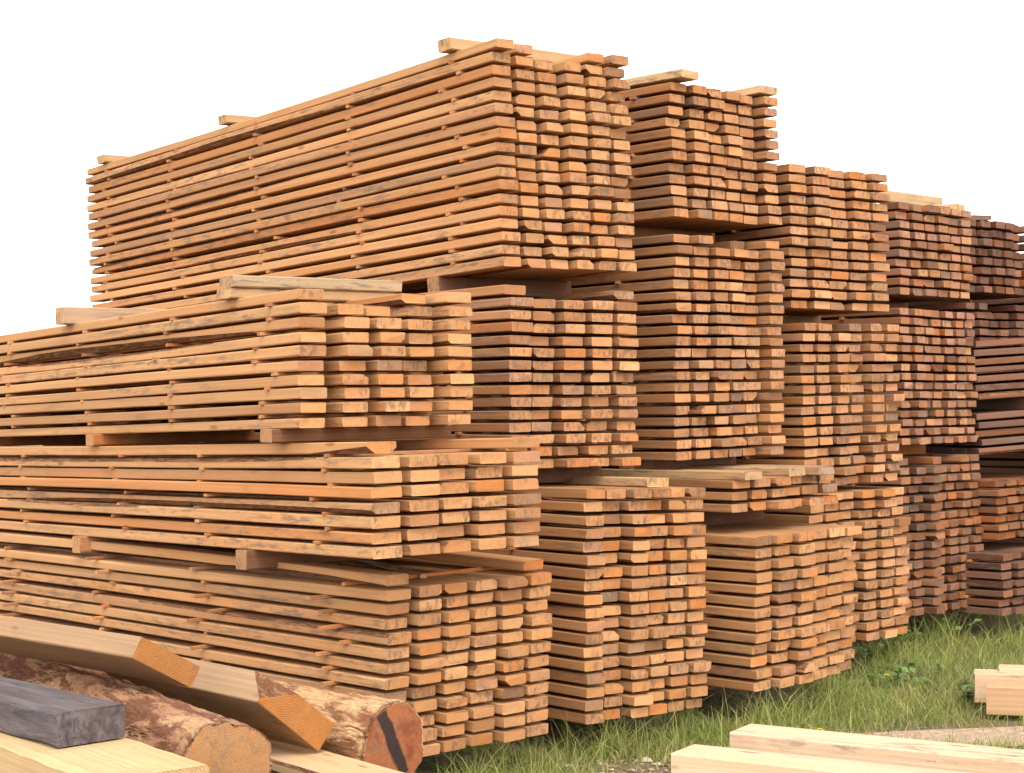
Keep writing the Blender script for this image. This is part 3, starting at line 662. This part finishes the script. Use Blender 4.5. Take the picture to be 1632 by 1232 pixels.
def blades(x, y, hgt, wid, tints, lean, segs=3):
    n = len(x); az = RG.uniform(0, 2*np.pi, n); dx, dy = np.cos(az), np.sin(az)
    az2 = RG.uniform(0, 2*np.pi, n); wx_, wy_ = np.cos(az2), np.sin(az2)
    V = np.empty((n, 2*segs+1, 3)); 
    for k in range(segs):
        s = k/segs; off = lean*hgt*s**1.8; w = wid*(1-s*.75)*.5; zz = hgt*s*(1-.22*np.clip(lean, 0, 2)*s)
        for q, sg in enumerate((-1, 1)):
            V[:, 2*k+q, 0] = x+dx*off+sg*wx_*w; V[:, 2*k+q, 1] = y+dy*off+sg*wy_*w; V[:, 2*k+q, 2] = zz
    V[:, -1, 0] = x+dx*lean*hgt; V[:, -1, 1] = y+dy*lean*hgt; V[:, -1, 2] = hgt*(1-.22*np.clip(lean, 0, 2))
    m = 2*segs+1; base = (np.arange(n)*m)[:, None]
    quads = np.concatenate([base+np.array([2*k, 2*k+1, 2*k+3, 2*k+2]) for k in range(segs-1)]); tris = base+np.array([2*segs-2, 2*segs-1, 2*segs])
    return V.reshape(-1, 3), quads, tris, np.repeat(tints, m, 0)
def leaf_mesh(name, V, quads, tris, tint, mat):
    me = bpy.data.meshes.new(name); nq, ntr = len(quads), len(tris)
    me.vertices.add(len(V)); me.vertices.foreach_set('co', V.astype('f').ravel())
    me.loops.add(4*nq+3*ntr); me.loops.foreach_set('vertex_index', np.concatenate([quads.ravel(), tris.ravel()]).astype('i'))
    me.polygons.add(nq+ntr); me.polygons.foreach_set('loop_start', np.concatenate([np.arange(nq)*4, 4*nq+np.arange(ntr)*3]).astype('i'))
    a = me.attributes.new('tint', 'FLOAT_COLOR', 'POINT'); a.data.foreach_set('color', np.concatenate([tint, np.ones((len(tint), 1))], 1).astype('f').ravel())
    me.materials.append(mat); me.update(calc_edges=True); me.validate(); return me
# sample the visible ground through the picture's lower right and a margin round it
NB = 420000
X = RG.uniform(-.9, 6.2, NB); Y = RG.uniform(6.2, 17.0, NB)
den = np.clip((X-(-.9))*0+1, 0, 1)
dist = np.hypot(X, Y)
keep = RG.random(NB) < np.clip((8.0/dist)**1.6, .12, 1)
pxs = X/Y*CAM_F+816
keep &= (pxs > 560) & (pxs < 1850)
ed = edge_dist(X, Y); keep &= ~in_foot(X, Y, .10)
nz = vnoise(X+40, Y+40, 1.6, 1); nz2 = vnoise(X+10, Y+10, 5.0, 2)
bare = np.exp(-(((X-.62)/.38)**2+((Y-7.25)/.42)**2)) + .9*np.exp(-(((X-pc[0])/.55)**2+((Y-pc[1])/.30)**2)**2)
p = np.clip(.35+.8*nz+.35*(nz2-.5)+.5*np.exp(-ed/.25)-1.05*bare, .03, 1)
keep &= RG.random(NB) < p
X, Y, ed, nz, nz2, bare = (q[keep] for q in (X, Y, ed, nz, nz2, bare))
n = len(X)
hgt = RG.gamma(4, .0125, n)*(.65+.7*nz)*(1+3.0*np.exp(-ed/.15)*nz2**1.5)*(1-.45*np.clip(bare, 0, 1))+.012
tall = RG.random(n) < .016+.05*np.exp(-ed/.25); hgt[tall] *= RG.uniform(1.6, 3.2, tall.sum())
hgt = np.minimum(hgt, .30)
g1, g2, g3, st = np.array((.225, .275, .055)), np.array((.135, .20, .04)), np.array((.33, .34, .095)), np.array((.50, .41, .19))
f = np.clip(.5+.9*(nz2-.5)+RG.normal(0, .25, n), 0, 1)[:, None]
tt = g2*(1-f)+g1*f
u = RG.random(n)[:, None]; tt = np.where(u < .28, g3, tt); tt = np.where(u > .93-.25*np.clip(bare[:, None], 0, 1), st, tt)
tt = np.where(tall[:, None], np.array((.36, .36, .11))*.8+tt*.2, tt)
tt = tt*RG.uniform(.75, 1.3, (n, 1))
Vb, qd, tr, tc_ = blades(X, Y, hgt, RG.uniform(.0025, .0055, n), tt, np.abs(RG.normal(.75, .5, n)))
go = bpy.data.objects.new('grass', leaf_mesh('grass', Vb, qd, tr, tc_, M_GRASS)); COL.objects.link(go); tag(go, 'short green grass growing in front of the lumber piles', 'grass', kind='stuff')

# broad leaved weeds: stem > leaves
def weed(px, py, h, nl, label, seed, cat='weed', tint=(.125, .20, .06), spread=.10):
    rg = np.random.default_rng(seed); base = atz(px, py, 0)
    ob = bpy.data.objects.new('weed_plant', None); ob.location = base; COL.objects.link(ob); tag(ob, label, cat, 'weeds at the foot of the piles')
    nl = int(nl*1.8); spread *= 1.5; SV = []; SF = []; LV = []; LQ = []; LT = []
    for st_ in range(4 + nl//12):
        ax, ay = rg.normal(0, spread, 2); hh = h*rg.uniform(.6, 1.05); o0 = rg.normal(0, spread*.35, 2)
        for i in range(6):
            s = i/5; r = .0028*(1-.6*s)
            for k in range(4):
                a = k*math.pi/2; SV.append((o0[0]+ax*s+r*math.cos(a), o0[1]+ay*s+r*math.sin(a), hh*s))
        b = len(SV)-24
        SF += [(b+i*4+k, b+i*4+(k+1) % 4, b+i*4+4+(k+1) % 4, b+i*4+4+k) for i in range(5) for k in range(4)]
        for q in range(max(3, nl//(4+nl//12))):
            s = rg.uniform(.25, 1.0); az = rg.uniform(0, 6.28); ln = rg.uniform(.03, .07); wd = ln*rg.uniform(.35, .55); el = rg.uniform(-.3, .5)
            p0 = np.array([o0[0]+ax*s, o0[1]+ay*s, hh*s]); d = np.array([math.cos(az)*math.cos(el), math.sin(az)*math.cos(el), math.sin(el)]); w = np.array([-math.sin(az), math.cos(az), rg.uniform(-.3, .3)])
            dn = np.array([0, 0, -1.0]); i0 = len(LV)
            LV += [p0, p0+d*ln*.4+w*wd, p0+d*ln*.45+dn*.004, p0+d*ln*.4-w*wd, p0+d*ln+dn*.012]
            LQ += [(i0, i0+1, i0+2), (i0, i0+2, i0+3), (i0+1, i0+4, i0+2), (i0+2, i0+4, i0+3)]
            c = np.array(tint)*rg.uniform(.7, 1.5); LT += [c]*5
    me = bpy.data.meshes.new('stem'); me.from_pydata(SV, [], SF); me.materials.append(M_STEM); so = bpy.data.objects.new('stem', me); COL.objects.link(so); so.parent = ob
    me = bpy.data.meshes.new('foliage'); me.from_pydata([tuple(v) for v in LV], [], LQ); me.materials.append(M_LEAF)
    a = me.attributes.new('tint', 'FLOAT_COLOR', 'POINT'); a.data.foreach_set('color', np.concatenate([np.array(LT), np.ones((len(LT), 1))], 1).astype('f').ravel())
    lo = bpy.data.objects.new('foliage', me); COL.objects.link(lo); lo.parent = ob
M_STEM = mat_plain('green_stem', (.10, .14, .05))
weed(1440, 1030, .22, 60, 'tall leafy weed against the fourth pile', 1)
weed(1405, 1052, .16, 60, 'broad leafy weed between third and fourth piles', 2)
weed(1370, 1066, .12, 40, 'low leafy weed under the corner of the third pile', 3)
weed(1475, 1012, .15, 46, 'leafy weed in front of the fifth pile', 4)
weed(1545, 1118, .13, 44, 'leafy weed beside the small fresh beams', 5)
weed(1430, 1090, .12, 40, 'leafy weed out in the open grass', 6)
weed(1540, 985, .10, 36, 'leafy weed under the sixth pile', 7)
# dandelions: stem > flower head
M_YEL = mat_plain('yellow_petal', (.75, .50, .02), .15)
def flower(px, py, z, label):
    top = atz(px, py, z); ob = bpy.data.objects.new('dandelion', None); ob.location = (top[0], top[1], 0); COL.objects.link(ob); tag(ob, label, 'flower', 'yellow flowers in the grass')
    SV = [(.002*math.cos(k*2.1), .002*math.sin(k*2.1), zz) for zz in (0, z) for k in range(3)]
    me = bpy.data.meshes.new('stem'); me.from_pydata(SV, [], [(k, (k+1) % 3, 3+(k+1) % 3, 3+k) for k in range(3)]); me.materials.append(M_STEM); so = bpy.data.objects.new('stem', me); COL.objects.link(so); so.parent = ob
    V = []; F = []
    for lay in range(3):
        for k in range(14):
            a = k*2*math.pi/14+lay*.2; l = .020-.004*lay; e = .15+.45*lay; i0 = len(V)
            d = np.array([math.cos(a)*math.cos(e), math.sin(a)*math.cos(e), math.sin(e)]); w = np.array([-math.sin(a), math.cos(a), 0])*.003
            p0 = np.array([0, 0, z]); V += [tuple(p0), tuple(p0+d*l*.7+w), tuple(p0+d*l), tuple(p0+d*l*.7-w)]; F.append((i0, i0+1, i0+2, i0+3))
    me = bpy.data.meshes.new('flower_head'); me.from_pydata(V, [], F); me.materials.append(M_YEL); so = bpy.data.objects.new('flower_head', me); COL.objects.link(so); so.parent = ob
flower(1307, 1164, .08, 'yellow dandelion just behind the fresh pale beams')
flower(1413, 1077, .08, 'tiny yellow flower out in the open grass')
# wood chips and pebbles on the bare patch
M_CHIP = mat_plain('pale_chip', (.55, .45, .36), .3, 60); 
chips = [(835, 1215, .02), (900, 1222, .025), (955, 1218, .02), (1030, 1213, .03), (1050, 1219, .02), (975, 1228, .015), (870, 1205, .012), (1500, 1056, .02)]
for i, (px, py, s) in enumerate(chips):
    rg = np.random.default_rng(i+40); c = atz(px, py, .004)
    V = []; 
    for k in range(7):
        a = k*2*math.pi/7; r = s*rg.uniform(.6, 1.1); V.append((r*math.cos(a), r*.7*math.sin(a), 0))
    for k in range(7): V.append((V[k][0]*.7, V[k][1]*.7, s*rg.uniform(.35, .6)))
    F = [(k, (k+1) % 7, 7+(k+1) % 7, 7+k) for k in range(7)]+[tuple(range(7, 14)), tuple(range(6, -1, -1))]
    me = bpy.data.meshes.new('pebble'); me.from_pydata(V, [], F); me.materials.append(M_CHIP); ob = bpy.data.objects.new('pebble', me); ob.location = c; COL.objects.link(ob)
    tag(ob, 'small pale pebble on the bare soil before the second pile' if i < 7 else 'small pale pebble in the grass by the fourth pile', 'pebble', 'pale pebbles on the bare soil' if i < 7 else None)

# bark scraps and splinters trodden into the bare soil: far too many to count
rg = np.random.default_rng(77); SV = []; SF = []; ST = []
for k in range(700):
    if k < 420: x, y = rg.normal(.62, .42), rg.normal(7.25, .33)
    else:
        o, ea, eb, W, L = FOOT[int(rg.integers(0, 5))]; a_, b_ = rg.uniform(-.05, W+.05), -abs(rg.normal(0, .14)); x, y = o[0]+a_*ea[0]+b_*eb[0], o[1]+a_*ea[1]+b_*eb[1]
    ln, wd, az = rg.uniform(.012, .06), rg.uniform(.004, .012), rg.uniform(0, 6.28); d = np.array([math.cos(az), math.sin(az), rg.normal(0, .12)]); w_ = np.array([-math.sin(az), math.cos(az), 0])*wd
    p = np.array([x, y, .008]); i0 = len(SV); up_ = np.array([0, 0, .004])
    SV += [p-d*ln/2-w_*.4, p-d*ln/2+w_*.4, p+w_, p+d*ln/2, p-w_, p+up_]; SF += [(i0, i0+1, i0+5), (i0+1, i0+2, i0+5), (i0+2, i0+3, i0+5), (i0+3, i0+4, i0+5), (i0+4, i0, i0+5)]
    c = [(.42, .28, .16), (.20, .10, .06), (.55, .42, .28), (.30, .20, .13)][int(rg.integers(0, 4))]; ST += [c]*6
me = bpy.data.meshes.new('wood_debris'); me.from_pydata([tuple(v) for v in SV], [], SF); me.materials.append(M_LEAF)
a = me.attributes.new('tint', 'FLOAT_COLOR', 'POINT'); a.data.foreach_set('color', np.concatenate([np.array(ST), np.ones((len(ST), 1))], 1).astype('f').ravel())
ob = bpy.data.objects.new('wood_debris', me); COL.objects.link(ob); tag(ob, 'splinters and bark scraps littering the soil before the piles', 'wood debris', kind='stuff')

# ------------------------------------------------------------------ light: bright overcast
SUN_AZ = (.16, -.987); SUN_EL = R(56)
w = bpy.data.worlds.new('World'); SC.world = w; w.use_nodes = True; nt = w.node_tree; nt.nodes.clear(); g = N(nt)
sky = g.node('ShaderNodeTexSky', sky_type='NISHITA'); sky.sun_disc = False; sky.sun_elevation = SUN_EL; sky.sun_rotation = math.atan2(SUN_AZ[0], SUN_AZ[1])
sky.air_density = 1.0; sky.dust_density = 1.0; sky.ozone_density = 1.0
hs = g.node('ShaderNodeHueSaturation'); hs.inputs['Saturation'].default_value = .05; g.lk(sky.outputs[0], hs.inputs['Color'])
bg = g.node('ShaderNodeBackground'); g.lk(g.mix(1.0, hs.outputs[0], (1.0, .97, .93), 'MULTIPLY'), bg.inputs[0]); bg.inputs[1].default_value = .15
out = g.node('ShaderNodeOutputWorld'); g.lk(bg.outputs[0], out.inputs[0])
sd = bpy.data.lights.new('sun', 'SUN'); sd.energy = .5; sd.angle = R(25); sd.color = (1.0, .95, .88)
so = bpy.data.objects.new('sun', sd); COL.objects.link(so)
dv = Vector((SUN_AZ[0]*math.cos(SUN_EL), SUN_AZ[1]*math.cos(SUN_EL), math.sin(SUN_EL)))
so.rotation_euler = dv.to_track_quat('Z', 'Y').to_euler()
SC.view_settings.view_transform = 'Standard'; SC.view_settings.look = 'None'; SC.view_settings.gamma = 1.0
SC.view_settings.exposure = 1.8
SC.render.engine = 'CYCLES'; SC.cycles.max_bounces = 8; SC.cycles.diffuse_bounces = 4
